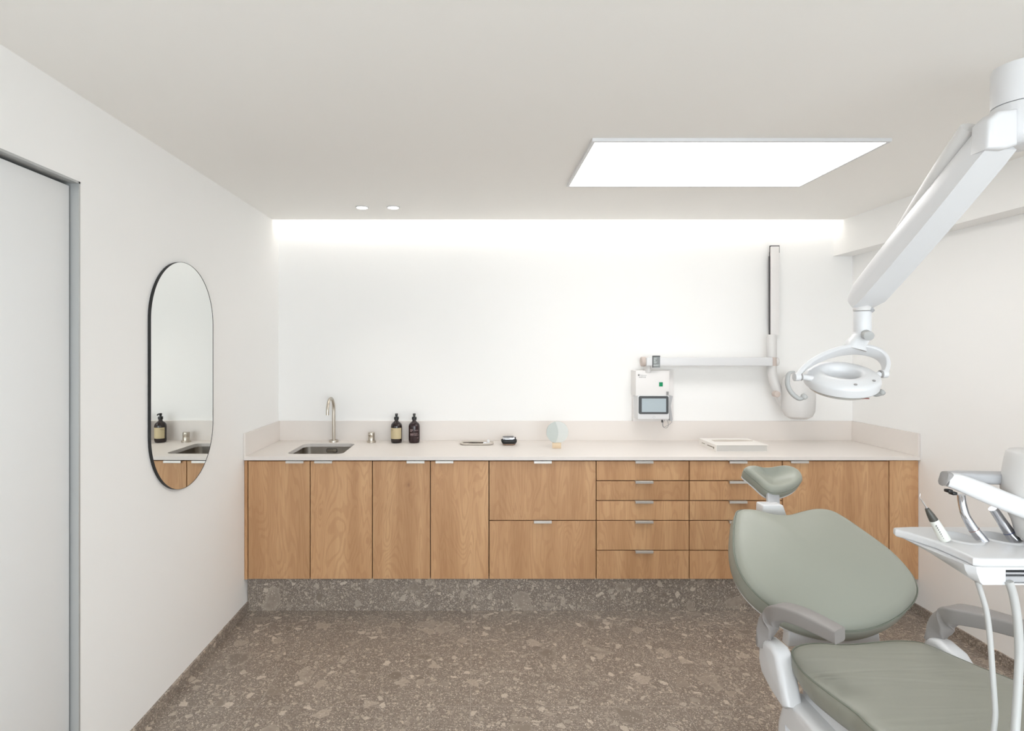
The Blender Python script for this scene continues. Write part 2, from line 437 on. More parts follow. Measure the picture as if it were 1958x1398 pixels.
# LED panel and downlights
t = thing('ceiling_light', 'large rectangular lit LED panel on the ceiling', 'ceiling light', (1.126, 2.73, ZC))
b = BM(); px0, px1, py0, py1 = .508, 1.744, 2.41, 3.055; z0 = ZC-.0145; fw = .013
for lo, hi in (((px0-fw, py0-fw), (px1+fw, py0)), ((px0-fw, py1), (px1+fw, py1+fw)), ((px0-fw, py0), (px0, py1)), ((px1, py0), (px1+fw, py1))):
    box(b, (lo[0], lo[1], z0), (hi[0], hi[1], ZC-.0005))
obj('frame', b, M['white'], t)
obj('diffuser', bx((px0, py0, z0+.002), (px1, py1, z0+.005)), M['panel'], t)
for i, px in enumerate((692.5, 752)):
    c = atz(px, 396, ZC)
    t = thing('downlight', ['small round recessed downlight nearest the left wall', 'small round recessed downlight nearest the LED panel'][i], 'downlight', c, 'recessed downlights above the sink')
    obj('trim_ring', lathe(BM(), [(.034, -.006), (.041, -.004), (.041, -.0002), (.034, -.0002)], c, n=32, closed=True), M['white'], t)
    obj('lamp', lathe(BM(), [(.0335, -.0045), (.0335, -.001)], c, n=32), M['spot'], t)
    L = bpy.data.lights.new('downlight_lamp', 'SPOT'); L.energy = 5; L.spot_size = math.radians(75); L.spot_blend = .9; L.shadow_soft_size = .03; L.color = (1, .94, .86)
    lo = bpy.data.objects.new('downlight_lamp', L); C.objects.link(lo); lo.location = c+V((0, 0, -.012)); lo.parent = None
cs = obj('light_strip', bx((XL+.03, SY+.002, ZC+.065), (XS-.02, SY+.012, ZC+.10)), M['cove'])
tag(cs, 'hidden strip light in the ceiling slot above the back wall', 'strip light')

# ------------------------------------------------------------------ cabinets
YD = 3.415; ZT = .949; ZW = ZT-.0225; DT = .921; DB = .2095; G = .0026
YC1 = 3.985
def doorpanel(name, x0, x1, z0, z1, parent):
    return obj(name, bx((x0+G, YD, z0+G), (x1-G, YD+.019, z1-G), .0008, 1), M['oak'], parent)
def handle(xc, ztop, parent, w=.107):
    b = BM()
    box(b, (xc-w/2, YD-.014, ztop-.0005), (xc+w/2, YD+.010, ztop+.0018))
    box(b, (xc-w/2, YD-.0155, ztop-.0125), (xc+w/2, YD-.013, ztop+.0018), .0006, 1)
    return obj('handle', b, M['handle'], parent)
def carcass(x0, x1, t):
    return obj('body', bx((x0+.001, YD+.021, DB+.001), (x1-.001, YC1, ZW-.0015)), M['dark'], t)
def X(px): return xat(px, YD)
zz = lambda py: zat(py, YD)
o = obj('filler_panel', bx((XL+.002, YD, DB), (X(474)-G, YC1, DT)), M['oak']); tag(o, 'narrow oak filler strip between the left wall and the sink cabinet', 'panel')
def cab(x0, x1, label, group='oak base cabinets along the back wall'):
    t = thing('base_cabinet', label, 'cabinet', ((x0+x1)/2, YC1, DB), group); carcass(x0, x1, t); return t
t = cab(X(474), X(712), 'two-door oak base cabinet under the sink')
for a, bb, hx in ((474, 593, 564.5), (593, 712, 619)):
    p = doorpanel('door', X(a), X(bb), DB, DT, t); handle(X(hx), DT, p)
t = cab(X(712), X(935), 'two-door oak base cabinet under the two dark soap bottles')
for a, bb, hx in ((712, 823, 795), (823, 935, 850)):
    p = doorpanel('door', X(a), X(bb), DB, DT, t); handle(X(hx), DT, p)
t = cab(X(935), X(1140), 'wide oak cabinet with two deep drawers')
for a, bb in ((None, 995.5), (995.5, None)):
    z1 = DT if a is None else zz(a); z0 = DB if bb is None else zz(bb)
    p = doorpanel('drawer', X(935), X(1140), z0, z1, t); handle(X(1037.5), z1-.001, p)
for (a, c, hx, lab) in ((1140, 1318, 1231, 'five-drawer oak cabinet beside the wide two-drawer cabinet, fully in view'), (1318, 1496, 1410, 'five-drawer oak cabinet partly hidden behind the dental chair')):
    t = cab(X(a), X(c), lab)
    ys = [None, 919.5, 957.5, 995.5, 1052.5, None]
    for k in range(5):
        z1 = DT if ys[k] is None else zz(ys[k]); z0 = DB if ys[k+1] is None else zz(ys[k+1])
        p = doorpanel('drawer', X(a), X(c), z0, z1, t); handle(X(hx), z1-.001, p)
t = cab(X(1496), X(1700), 'single-door oak base cabinet behind the dental chair headrest')
p = doorpanel('door', X(1496), X(1700), DB, DT, t); handle(X(1527), DT, p)
o = obj('filler_panel', bx((X(1700)+G, YD, DB), (XR-.002, YC1, DT)), M['oak']); tag(o, 'wide oak filler panel against the right wall', 'panel')

# worktop with upstands
b = bx((XL+.001, 3.40, ZW), (XR-.001, YB-.001, ZT), .0012, 1)
slab = obj('worktop', b, M['top']); tag(slab, 'long cream worktop over the oak cabinets', 'worktop')
UZ = 1.087; UT = .0125
tag(obj('upstand', bx((XL+.001+UT, YB-.001-UT, ZT), (XR-.001-UT, YB-.001, UZ), .0008, 1), M['top']), 'long cream upstand behind the worktop along the back wall', 'upstand', 'cream worktop upstands')
tag(obj('upstand', bx((XL+.001, 3.40, ZT), (XL+.001+UT, YB-.001, UZ), .0008, 1), M['top']), 'short cream upstand on the worktop end beside the sink, left wall', 'upstand', 'cream worktop upstands')
tag(obj('upstand', bx((XR-.001-UT, 3.40, ZT), (XR-.001, YB-.001, UZ), .0008, 1), M['top']), 'short cream upstand on the worktop end at the right wall', 'upstand', 'cream worktop upstands')
# sink
sx0, sx1, sy0, sy1 = -1.158, -.812, 3.490, 3.878
def rr3(x0, x1, y0, y1, r, z, k=6): return [V(((x0+x1)/2+a, (y0+y1)/2+c, z)) for a, c in rrect(x1-x0, y1-y0, r, k)]
cb = BM(); prism(cb, rr3(sx0, sx1, sy0, sy1, .045, ZW-.05), V((0, 0, .2)))
bpy.context.view_layer.update(); 
def cut_world(o, bm): cutout(o, bm)
cut_world(slab, cb)
t = thing('sink', 'rectangular stainless steel sink set under the worktop', 'sink', ((sx0+sx1)/2, (sy0+sy1)/2, ZW-.16))
e = .003; zt = ZW-.0006; zb = ZW-.155
R = [rr3(sx0-.015, sx1+.015, sy0-.015, sy1+.015, .055, zt-.001), rr3(sx0-.015, sx1+.015, sy0-.015, sy1+.015, .055, zt), rr3(sx0-e, sx1+e, sy0-e, sy1+e, .046, zt), rr3(sx0-e, sx1+e, sy0-e, sy1+e, .046, zt-.006), rr3(sx0+.004, sx1-.004, sy0+.004, sy1-.004, .045, zb+.03),
     rr3(sx0+.012, sx1-.012, sy0+.012, sy1-.012, .045, zb+.008), rr3(sx0+.03, sx1-.03, sy0+.03, sy1-.03, .04, zb)]
b = BM(); rings_mesh(b, R, None, V(((sx0+sx1)/2, (sy0+sy1)/2, zb-.002)))
obj('bowl', b, M['sinksteel'], t, recalc=False)
cx, cz = xat(634.6, sy1), zat(861.6, sy1)
b = BM(); pts = [V((cx+a, sy1-.002, cz+c)) for a, c in rrect(.068, .0235, .005, 4)]
ptube(b, pts, .0016, 8, closed=True); obj('overflow_rim', b, M['gap'], t)
b = BM(); prism(b, [V((cx+a, sy1+.0015, cz+c)) for a, c in rrect(.066, .0215, .004, 4)], V((0, -.003, 0))); obj('overflow', b, M['steel'], t)
b = BM(); lathe(b, [(.0, .004), (.03, .004), (.038, .002), (.04, 0)], V(((sx0+sx1)/2, (sy0+sy1)/2, zb)), n=28, cap=False); obj('drain', b, M['steel'], t)
# the cabinet body under the sink has to make room for the bowl
for o in list(bpy.data.objects):
    if o.name == 'body' and o.parent and o.parent['label'].startswith('two-door oak base cabinet under the sink'):
        cb = bx((sx0-.02, sy0-.02, zb-.01), (sx1+.02, sy1+.02, 1.2)); cutout(o, cb)
# faucet
fx, fy = -.979, 3.947
t = thing('faucet', 'tall gooseneck steel faucet behind the sink', 'faucet', (fx, fy, ZT))
b = BM(); lathe(b, [(.0325, 0), (.0325, .011), (.031, .0135), (.0125, .0135), (.0125, .0165), (.011, .0165)], (fx, fy, ZT), n=36); obj('base', b, M['steel'], t)
rp = .0104; top = 1.268-rp; ra = .083
pts = [V((fx, fy, ZT+.012)), V((fx, fy, ZT+.12)), V((fx, fy, top-ra-.02))]+[V((fx, fy-ra+ra*math.cos(a), top-ra+ra*math.sin(a))) for a in [PI*i/20 for i in range(21)]]+[V((fx, fy-2*ra, 1.153))]
b = BM(); ptube(b, pts, rp, 20); obj('spout', b, M['steel'], t)
b = BM(); cyl(b, (fx, fy-2*ra, 1.1532), (fx, fy-2*ra, 1.156), .0075, 16); obj('aerator', b, M['gap'], t)
kx, ky = xat(710.4, 3.93), 3.925
t = thing('mixer_tap', 'short round steel mixer knob between the sink and soap bottles', 'tap', (kx, ky, ZT))
b = BM(); lathe(b, [(.031, 0), (.031, .010), (.0295, .012), (0, .012)], (kx, ky, ZT), n=32); obj('base', b, M['steel'], t)
b = BM(); lathe(b, [(.0225, .012), (.0225, .034), (.0215, .0355), (.0215, .0375), (.0225, .039), (.0225, .0675), (.0215, .069), (0, .069)], (kx, ky, ZT), n=32); obj('knob', b, M['steel'], t)
b = BM(); cyl(b, (kx, ky-.02, ZT+.054), (kx-.012, ky-.047, ZT+.056), .0042, 12, .001); obj('lever', b, M['steel'], t)

# soap bottles
def bottle(px, py, label, m, kind):
    c = V((xat(px, 3.92), 3.915, ZT))
    t = thing('soap_bottle', label, 'bottle', c, 'dark soap bottles on the worktop')
    prof = [(0, .0005), (.030, 0), (.0345, .002), (.0375, .010), (.0385, .022), (.0386, .110), (.0378, .119), (.0345, .1285), (.028, .1365), (.020, .1425), (.0145, .148), (.0122, .154), (.0122, .160)]
    b = BM(); lathe(b, prof, c, n=48, cap=False); obj('body', b, m, t)
    b = BM(); lathe(b, [(0, .158), (.0158, .158), (.0165, .16), (.0165, .176), (.0155, .1775), (.008, .178), (.0075, .186), (.009, .1865), (.0095, .199), (.0088, .2005), (0, .2005)], c, n=32, cap=False)
    pump = obj('pump', b, M['pump'], t)
    b = BM(); pts = [c+V((0, -.004, .1955)), c+V((0, -.022, .1965)), c+V((0, -.032, .195)), c+V((0, -.037, .190))]
    ptube(b, spline(pts, 5), [.0052]*8+[.0045]*8, 12) if False else ptube(b, spline(pts, 5), .0046, 12)
    obj('nozzle', b, M['pump'], pump)
    def patch(a0, a1, z0, z1, r, mt, nm, par):
        b = BM(); n = 18; A = [[], []]
        for i in range(n+1):
            a = a0+(a1-a0)*i/n
            for k, z in ((0, z0), (1, z1)): A[k].append(b.verts.new(c+V((r*math.sin(a), -r*math.cos(a), z))))
        for i in range(n): b.faces.new((A[0][i], A[0][i+1], A[1][i+1], A[1][i]))
        return b
    def bars(specs, r, mt, nm, par):
        g = BM()
        for a0, a1, z0, z1 in specs:
            x = patch(a0, a1, z0, z1, r, mt, nm, par); merge(g, x)
        return obj(nm, g, mt, par, recalc=False)
    if kind == 0:
        lab = obj('paper_label', patch(-1.22, 1.10, .030, .1045, .0391, 0, 0, 0), M['label'], t, recalc=False)
        bars([(-1.05, -.42, .0905, .0925), (-1.05, -.75, .0835, .0845), (-.68, -.6, .0835, .0845), (.75, .85, .0835, .0845)], .0393, M['ink'], 'printed_text', lab)
    else:
        sp = [(-.72, -.1, .0895, .0935), (-.72, -.5, .081, .0835), (-.46, -.3, .081, .0835)]
        for k in range(4): sp.append((-.7, -.02, .066-.0042*k, .0675-.0042*k))
        for a0, a1, z in ((.05, .75, .0665), (.02, .5, .0585), (.1, .95, .056), (.6, .95, .036), (.15, .9, .088)): sp.append((a0, a1, z, z+.0014))
        bars(sp, .0389, M['whiteink'], 'printed_text', t)
bottle(758.3, 0, 'dark soap bottle with a cream paper label, nearer the sink', M['bottle'], 0)
bottle(792.2, 0, 'dark soap bottle with pale lettering printed straight on it', M['bottle2'], 1)

# instrument tray and instruments
tx0, tx1 = xat(878.8, 3.83), xat(944.5, 3.83); tyf, tyb = 3.797, 3.915
def rrt(i, z, r=.045): return rr3(tx0+i, tx1-i, tyf+i, tyb-i, r-i*.6, z, 8)
b = BM(); rings_mesh(b, [rrt(.012, ZT+.0003), rrt(.004, ZT+.003), rrt(.001, ZT+.009), rrt(0, ZT+.0125), rrt(.002, ZT+.0132), rrt(.004, ZT+.0122), rrt(.008, ZT+.0055), rrt(.014, ZT+.0035)], 'n', V(((tx0+tx1)/2, (tyf+tyb)/2, ZT+.0032)))
tr = obj('instrument_tray', b, M['trayw']); tag(tr, 'shallow white oval tray holding two dental mirrors', 'tray')
def dmirror(x0, x1, y, z, hl, label, up):
    t = thing('dental_mirror', label, 'dental instrument', ((x0+x1)/2, y, z), 'dental mirrors in the white tray')
    xm = x0+hl
    b = BM(); pts = [V((x0, y, z)), V((x0+.01, y, z+.0005)), V((x0+hl*.45, y, z+.001)), V((xm-.01, y, z)), V((xm, y, z))]
    ptube(b, pts, [.001, .0026, .0038, .0034, .0024], 12); obj('handle', b, M['darksteel'], t)
    b = BM(); ptube(b, spline([V((xm, y, z)), V(((xm+x1)/2, y, z+.0005)), V((x1-.006, y-.001, z+.003 if up else z))], 5), .0012, 10); obj('shaft', b, M['chrome'], t)
    n = V((.35, -.8, .45)) if up else V((.1, -.25, .95))
    b = BM(); lathe(b, [(0, -.001), (.0095, -.001), (.0105, 0), (.0095, .001), (0, .001)], V((x1, y-.001, z+(.0095 if up else .0012))), n, 24, cap=False); obj('mirror_head', b, M['white'], t)
dmirror(xat(884.5, 3.87), xat(933.8, 3.87), 3.875, ZT+.0078, .142, 'steel dental mirror with its round head raised, at the back of the tray', True)
dmirror(xat(895.5, 3.83), xat(933.5, 3.83), 3.838, ZT+.0072, .10, 'shorter steel dental mirror lying flat at the front of the tray', False)
# small dark case with a metal roll on top
cx0, cx1 = xat(958.3, 3.81), xat(988.7, 3.81); cxm = (cx0+cx1)/2; w = cx1-cx0; cy0, cy1 = 3.79, 3.87
t = thing('storage_case', 'small dark case with a polished metal top beside the tray', 'case', (cxm, (cy0+cy1)/2, ZT))
def rc(ix, iy, z, r): return rr3(cx0+ix, cx1-ix, cy0+iy, cy1-iy, r, z, 6)
b = BM(); rings_mesh(b, [rc(.018, .010, ZT+.0003, .02), rc(.012, .006, ZT+.003, .02), rc(.009, .004, ZT+.010, .02)], 'n', 'n'); obj('base', b, M['brown'], t)
b = BM(); rings_mesh(b, [rc(.0095, .0045, ZT+.010, .02), rc(.003, .0015, ZT+.018, .022), rc(0, 0, ZT+.030, .022), rc(.001, .001, ZT+.034, .022), rc(.006, .006, ZT+.034, .018), rc(.007, .007, ZT+.028, .018)], 'n', 'n'); obj('body', b, M['black'], t)
b = BM(); cyl(b, (cx0+.012, 3.83, ZT+.038), (cx1-.016, 3.83, ZT+.038), .0165, 28, .002); obj('metal_roll', b, M['chrome'], t)
b = BM(); cyl(b, (cx1-.0165, 3.83, ZT+.037), (cx1-.007, 3.83, ZT+.037), .0155, 28, .003); obj('end_cap', b, M['pump'], t)
b = BM(); prism(b, [V((cx0+.010+a, 3.83+c, ZT+.0545)) for a, c in ((0, -.006), (.072, -.012), (.078, .0), (.072, .010), (0.012, .010))], V((0, 0, .004)), .001); obj('lid', b, M['midgrey'], t)
# round table mirror
gx, gy = xat(1065.3, 3.70), 3.70; gz = zat(826.8, 3.70); gr = .0715
t = thing('table_mirror', 'round pale glass table mirror on a small wooden block', 'mirror', (gx, gy, ZT))
b = BM(); lathe(b, [(0, 0), (gr-.001, 0), (gr, .001), (gr, .004), (gr-.001, .005), (0, .005)], (gx+.002, gy+.003, gz), V((0, 1, 0)), 64, cap=False); obj('disc', b, M['glass'], t)
b = BM(); lens = []
r2 = .175; a2 = math.asin(gr*.985/r2); cx2 = gx-.017+.002-r2+.0135
n = 24
lens = [V((gx+.002+gr*math.cos(a), gy-.004, gz+gr*math.sin(a))) for a in [PI*.566+(2*PI-2*PI*.566)*i/40 for i in range(41)]]
p0, p1 = lens[0], lens[-1]
for i in range(1, n):
    s = i/n; q = p1.lerp(p0, s); lens.append(q+V((.019*math.sin(PI*s), 0, 0)))
prism(b, lens, V((0, .005, 0)), .0006, 1); obj('front_disc', b, M['glass2'], t)
b = bx((-.028, -.020, 0), (.028, .020, .0345), .002, 2, Matrix.Translation((xat(1064.5, 3.70), gy, ZT+.0002)) @ Matrix.Rotation(-.16, 4, 'Z'))
obj('block', b, M['beech'], t)
# book
bx0, bx1, by0, by1 = 1.508, 1.832, 3.556, 3.825; bh = .0445
t = thing('book', 'thick white hardcover book lying flat on the worktop', 'book', ((bx0+bx1)/2, by0, ZT))
obj('back_cover', bx((bx0, by0, ZT+.0003), (bx1, by1, ZT+.003), .0006, 1), M['cover'], t)
fc = obj('front_cover', bx((bx0, by0, ZT+bh-.003), (bx1, by1, ZT+bh), .0006, 1), M['cover'], t)
sp = obj('spine', bx((bx0-.0005, by0, ZT+.0006), (bx0+.003, by1, ZT+bh-.0004), .0006, 1), M['cover'], t)
b = BM(); n = 30
for k in range(n):
    z = ZT+.003+(bh-.006)*k/n; j = random.uniform(0, .0012)
    box(b, (bx0+.003, by0+.003+j, z), (bx1-.004-j, by1-.004, z+(bh-.006)/n*.93))
pg = obj('pages', b, M['page'], t); pg['kind'] = 'stuff'
def topf(px, py): return atz(px, py, ZT+bh)+V((0, 0, .0004))
b = BM(); prism(b, [topf(*p) for p in ((1360, 841.4), (1372, 841.0), (1386, 840.8), (1398, 841.2), (1412, 840.9), (1428, 841.6), (1440, 842.6), (1439, 843.8), (1420, 844.2), (1390, 844.7), (1366, 844.6))], V((0, 0, -.0003))); obj('cover_picture', b, M['picture'], fc)
b = BM()
for y0, y1, z0, z1 in ((3.585, 3.600, .014, .026), (3.605, 3.69, .019, .024), (3.73, 3.78, .02, .0235)):
    box(b, (bx0-.0009, y0, ZT+z0), (bx0-.0004, y1, ZT+z1))
obj('spine_print', b, M['ink'], sp)

# ------------------------------------------------------------------ wall mirror on the left wall
my0, my1, mz0, mz1 = 2.408, 2.968, .936, 1.998; mt = .0175
def pill(i, x, tilt=.0105):               # the front hangs a touch out of true
    r = (my1-my0)/2-i; cy = (my0+my1)/2; zc1 = mz1-i-r; zc0 = mz0+i+r; out = []
    for zc, a0 in ((zc1, 0), (zc0, PI)):
        for k in range(49):
            a = a0+PI*k/48; out.append(V((x+tilt*r*math.cos(a), cy+r*math.cos(a), zc+r*math.sin(a))))
    return out
t = thing('wall_mirror', 'tall pill-shaped mirror with a thin black frame on the left wall', 'mirror', (XL, (my0+my1)/2, mz0))
b = BM(); rings_mesh(b, [pill(0, XL+.0008, 0), pill(0, XL+mt), pill(.0007, XL+mt), pill(.0007, XL+mt-.002)], 'n', None); obj('frame', b, M['black'], t)
b = BM(); b.faces.new([b.verts.new(p) for p in pill(.0007, XL+mt-.0014)]); obj('mirror_glass', b, M['mirror'], t)

# ------------------------------------------------------------------ x-ray unit on the back wall
t = thing('xray_unit', 'white wall-mounted dental x-ray unit with jointed arm and control box', 'x-ray unit', (1.25, YB, 1.1))
YX = 3.90
x0, x1 = xat(1215.5, YX), xat(1280, YX)
bd = obj('control_box', bx((x0, YX, zat(757, YX)), (x1, YB-.001, zat(708.5, YX)), .004, 3), M['warmwhite'], t)
YH = 3.885
hb = obj('display_housing', bx((xat(1219.5, YH), YH, zat(802.5, YH)), (xat(1280, YH), YB-.001, zat(756.2, YH)), .006, 3), M['white'], t)
obj('back_plate', bx((xat(1208, YB), YB-.035, zat(804.5, YB)), (xat(1285, YB), YB-.0008, zat(707, YB)), .002, 2), M['warmwhite'], t)
b = BM(); w2, h2 = xat(1278.3, YH)-xat(1221, YH), zat(757.4, YH)-zat(792, YH); cx, cz = xat(1249.7, YH), zat(774.7, YH)
prism(b, [V((cx+a, YH-.0015, cz+c)) for a, c in rrect(w2, h2, .012, 5)], V((0, .003, 0)), .0006, 1); bz = obj('bezel', b, M['bezel'], hb)
obj('screen', bx((xat(1227, YH), YH-.0022, zat(788, YH)), (xat(1273.5, YH), YH-.001, zat(762, YH))), M['screen'], hb)
b = BM(); pc = V((xat(1250.6, YH), YH-.0004, zat(798, YH))); ptube(b, [pc+V((.0082*math.cos(a), 0, .0082*math.sin(a))) for a in [2*PI*i/24 for i in range(24)]], .0008, 6, closed=True); obj('power_button', b, M['grey'], hb)
sc = V((xat(1263.6, YX), YX, zat(735, YX)))
obj('switch_frame', bx((sc.x-.0155, YX-.0012, sc.z-.0175), (sc.x+.0155, YX+.001, sc.z+.0175), .0005, 1), M['white'], bd)
b = BM(); prism(b, [V((sc.x-.012, YX-.001, sc.z+.0145)), V((sc.x-.012, YX-.007, sc.z+.012)), V((sc.x-.012, YX-.0028, sc.z-.0145)), V((sc.x-.012, YX-.001, sc.z-.0145))], V((.024, 0, 0)), .0006, 1); obj('switch', b, M['green'], bd)
# maker's marks
lg = V((xat(1221.4, YX), YX-.0005, zat(717.3, YX)))
b = BM(); ptube(b, [lg+V((a, 0, c)) for a, c in rrect(.0085, .0085, .003, 4)], .0016, 8, closed=True); obj('emblem', b, M['black'], bd)
text('Belmont', .0125, M['grey'], V((xat(1224.4, YX), YX-.0004, zat(718.8, YX))), (1, 0, 0), (0, 0, 1), bd, 'lettering')
text('PHOT-X II', .0105, M['midgrey'], V((xat(1221.8, YX), YX-.0004, zat(722.4, YX))), (1, 0, 0), (0, 0, 1), bd, 'lettering', bold=.0003)
# handset with coiled cord
hs = BM(); Yh = 3.93
prism(hs, [at(p, q, Yh) for p, q in ((1279.5, 755.5), (1286.8, 757.5), (1283, 776), (1286.3, 802), (1285.5, 806), (1280.5, 804.5))], V((0, .03, 0)), .003, 3)
hd = obj('handset', hs, M['grey'], t)
b = BM()
for k in range(4): box(b, V((xat(1274.2, 3.9), 3.888, zat(750+k*1.9, 3.9))), V((xat(1277.8, 3.9), 3.91, zat(749+k*1.9, 3.9))))
obj('strain_relief', b, M['midgrey'], hd)
obj('plug', bx((xat(1265.2, 3.9), 3.895, zat(808, 3.9)), (xat(1267.4, 3.9), 3.91, zat(803, 3.9)), .001, 1), M['pump'], t)
b = BM(); ptube(b, spline([at(p, q, 3.90) for p, q in ((1270.8, 803), (1267.8, 810), (1269, 817), (1274, 818.5), (1278, 814), (1277, 807), (1275.5, 803))], 8), .0016, 8); obj('cable', b, M['midgrey'], t)
b = BM(); ptube(b, spline([at(p, q, 3.905) for p, q in ((1285.2, 806), (1282, 810), (1275, 814.5), (1268.5, 816.5), (1266.5, 812), (1266.4, 807))], 8), .0016, 8); obj('cable', b, M['midgrey'], t)
# wall arm: horizontal and vertical beams
YA = 3.86
hz0, hz1 = zat(700, YA), zat(683.5, YA); jx = xat(1483, YA)
arm = obj('horizontal_arm', bx((xat(1236.5, YA), YA, hz0), (xat(1478, YA), YA+.09, hz1), .006, 3), M['white'], t)
b = BM(); lathe(b, [(0, 0), (.030, 0), (.033, .003), (.033, .045), (.03, .048), (0, .048)], (xat(1243, YA), YA+.048, (hz0+hz1)/2), V((-1, 0, 0)), 28, cap=False); obj('arm_end', b, M['greige'], t)
cyl_b = BM(); cyl(cyl_b, (xat(1243, YA), YA+.05, zat(712, YA+.05)), (xat(1243, YA), YA+.05, hz0+.001), .022, 24); obj('arm_pivot', cyl_b, M['whitem'], t)
rp_ = obj('rating_plate', bx((xat(1247.5, YA), YA-.0015, zat(703, YA)), (xat(1262, YA), YA+.001, zat(680.5, YA))), M['plate'], arm)
b = BM()
box(b, (xat(1247.2, YA), YA-.002, zat(703, YA)), (xat(1248.8, YA), YA-.0012, zat(680.2, YA))); box(b, (xat(1247.2, YA), YA-.002, zat(682.2, YA)), (xat(1262.2, YA), YA-.0012, zat(680.2, YA)))
obj('plate_edge', b, M['platedark'], rp_)
b = BM()
for k in range(9):
    q = 684.3+k*1.25; l = random.uniform(3, 8.5)
    box(b, (xat(1250, YA), YA-.002, zat(q+.5, YA)), (xat(1250+l, YA), YA-.0014, zat(q, YA)))
for k in range(3): box(b, (xat(1249.5+k*2.9, YA), YA-.002, zat(699.5, YA)), (xat(1251.5+k*2.9, YA), YA-.0014, zat(697.5, YA)))
box(b, (xat(1254, YA), YA-.002, zat(698.6, YA)), (xat(1260.5, YA), YA-.0014, zat(697.6, YA)))
obj('plate_print', b, M['plateink'], rp_)
YV = 3.93
vx0, vx1 = xat(1474.3, YV), xat(1489.8, YV)
YW = 3.965
vx0, vx1 = xat(1474.8, YW), xat(1490, YW)
obj('vertical_arm', bx((vx0, YW, zat(640, YW)), (vx1, YW+.02, zat(471, YW)), .002, 2), M['warmwhite'], t)
b = BM(); box(b, (vx0-.0065, YW+.014, zat(640, YW)), (vx0+.004, YW+.024, zat(489, YW))); box(b, (vx0-.001, YW+.014, zat(489.5, YW)), (vx0+.004, YW+.024, zat(469.4, YW))); box(b, (vx0-.001, YW+.004, zat(471.2, YW)), (vx1+.004, YW+.024, zat(469.2, YW))); box(b, (vx1-.002, YW+.004, zat(483, YW)), (vx1+.004, YW+.024, zat(470, YW)))
box(b, (vx0+.01, YW+.02, zat(630, YW)), (vx1-.01, YB-.001, zat(480, YW)))
obj('arm_channel', b, M['platedark'], t)
b = BM(); lathe(b, [(0, zat(640, YV)-.0), (.026, zat(640, YV)), (.032, zat(645, YV)), (.032, zat(680, YV)), (.030, zat(683, YV)), (0, zat(683, YV))], (jx, YA+.05, 0), n=28, cap=False); obj('elbow', b, M['whitem'], t)
b = BM(); lathe(b, [(.031, hz1), (.031, hz0)], (jx, YA+.05, 0), n=28); obj('joint_band', b, M['greige'], t)
b = BM(); cyl(b, (xat(1489, YA), YA+.05, (hz0+hz1)/2), (xat(1494.5, YA), YA+.05, (hz0+hz1)/2), .029, 28, .002); obj('joint_cap', b, M['whitem'], t)
b = BM(); pts = spline([V((jx, YA+.05, hz0+.003)), V((jx, YA+.045, zat(715, YA))), V((xat(1487, YA), YA+.035, zat(735, YA))), V((xat(1494, YA), YA+.03, zat(755, YA))), V((xat(1503, YA), YA+.03, zat(772, YA)))], 6)
ptube(b, pts, lin([.030, .030, .031, .033, .034], 6), 24); obj('head_yoke', b, M['whitem'], t)
yc = at(1488.5, 754, 3.80)
b = BM(); cyl(b, yc+V((.0, .05, 0)), yc+V((-.006, 0, 0)), .0205, 28, .003); obj('pivot_knob', b, M['greige'], t)
hc = V((xat(1527, 3.82), 3.82, 0))
b = BM(); lathe(b, [(0, zat(802, 3.82)), (.05, zat(801, 3.82)), (.082, zat(796, 3.82)), (.098, zat(786, 3.82)), (.102, zat(770, 3.82)), (.102, zat(735, 3.82)), (.095, zat(722, 3.82)), (.07, zat(714, 3.82)), (0, zat(712, 3.82))], hc, n=40, cap=False, sy=.95); obj('tube_head', b, M['whitem'], t)

# ------------------------------------------------------------------ dental chair
ZSE = .62
t = CH = thing('dental_chair', 'reclined sage green dental chair with grey armrests', 'dental chair', (1.3, 1.65, 0))
def cushion(bm, outline, c, n, th, puff, edge=.018, concave=None, back=.96, k=1.0):
    """closed outline (front rim) -> padded cushion of thickness th behind it"""
    rings = []
    spec = [(.55, -th), (back, -th), (back+.025, -th*.86), (.995, -th*.55), (1.0, -th*.3), (.995, -edge*.25), (.985, 0.0), (.965, edge*.35), (.93, edge*.62), (.87, edge*.82), (.78, edge*.95), (.66, edge*1.0+puff*.25), (.5, edge+puff*.55), (.33, edge+puff*.82), (.16, edge+puff*.96)]
    def lift(p):
        return n*(concave(p) if concave else 0)
    for s, h in spec:
        rings.append([c+(p-c)*s+n*h+lift(c+(p-c)*s) for p in outline])
    rings_mesh(bm, rings, 'n', c+n*(edge+puff)+lift(c))
    return bm
def seam(outline, c, n, s, h, r, concave=None):
    pts = [c+(p-c)*s+n*h+(n*concave(c+(p-c)*s) if concave else V((0, 0, 0))) for p in outline]
    return ptube(BM(), pts, r, 8, closed=True)
# backrest
e = math.radians(36); wv = V((1, 0, 0)); vv = V((0, math.cos(e), math.sin(e))); nv = wv.cross(vv)
p0 = atz(1634, 1207, .637)
bo_px = [(1410, 976.5), (1425, 974), (1441.5, 976), (1469, 983), (1490, 985.5), (1512, 984.5), (1534, 978.5), (1556, 973.8), (1575, 973.8), (1594, 978.5), (1618, 992), (1645, 1010.5), (1672.5, 1030), (1700, 1050.5), (1724, 1073), (1743, 1096), (1753.5, 1115.5), (1756, 1132), (1751, 1148), (1740, 1162), (1721, 1178), (1694, 1193), (1664, 1203), (1632, 1207.5), (1599, 1207), (1566.5, 1202), (1530, 1191), (1500, 1177), (1470, 1157), (1442, 1133), (1421, 1107), (1408, 1080), (1402, 1052), (1401, 1025), (1403, 1000), (1405, 985)]
bo = spline([onplane(p, q, p0, nv) for p, q in bo_px], 4, closed=True)
bc = sum(bo, V((0, 0, 0)))/len(bo)
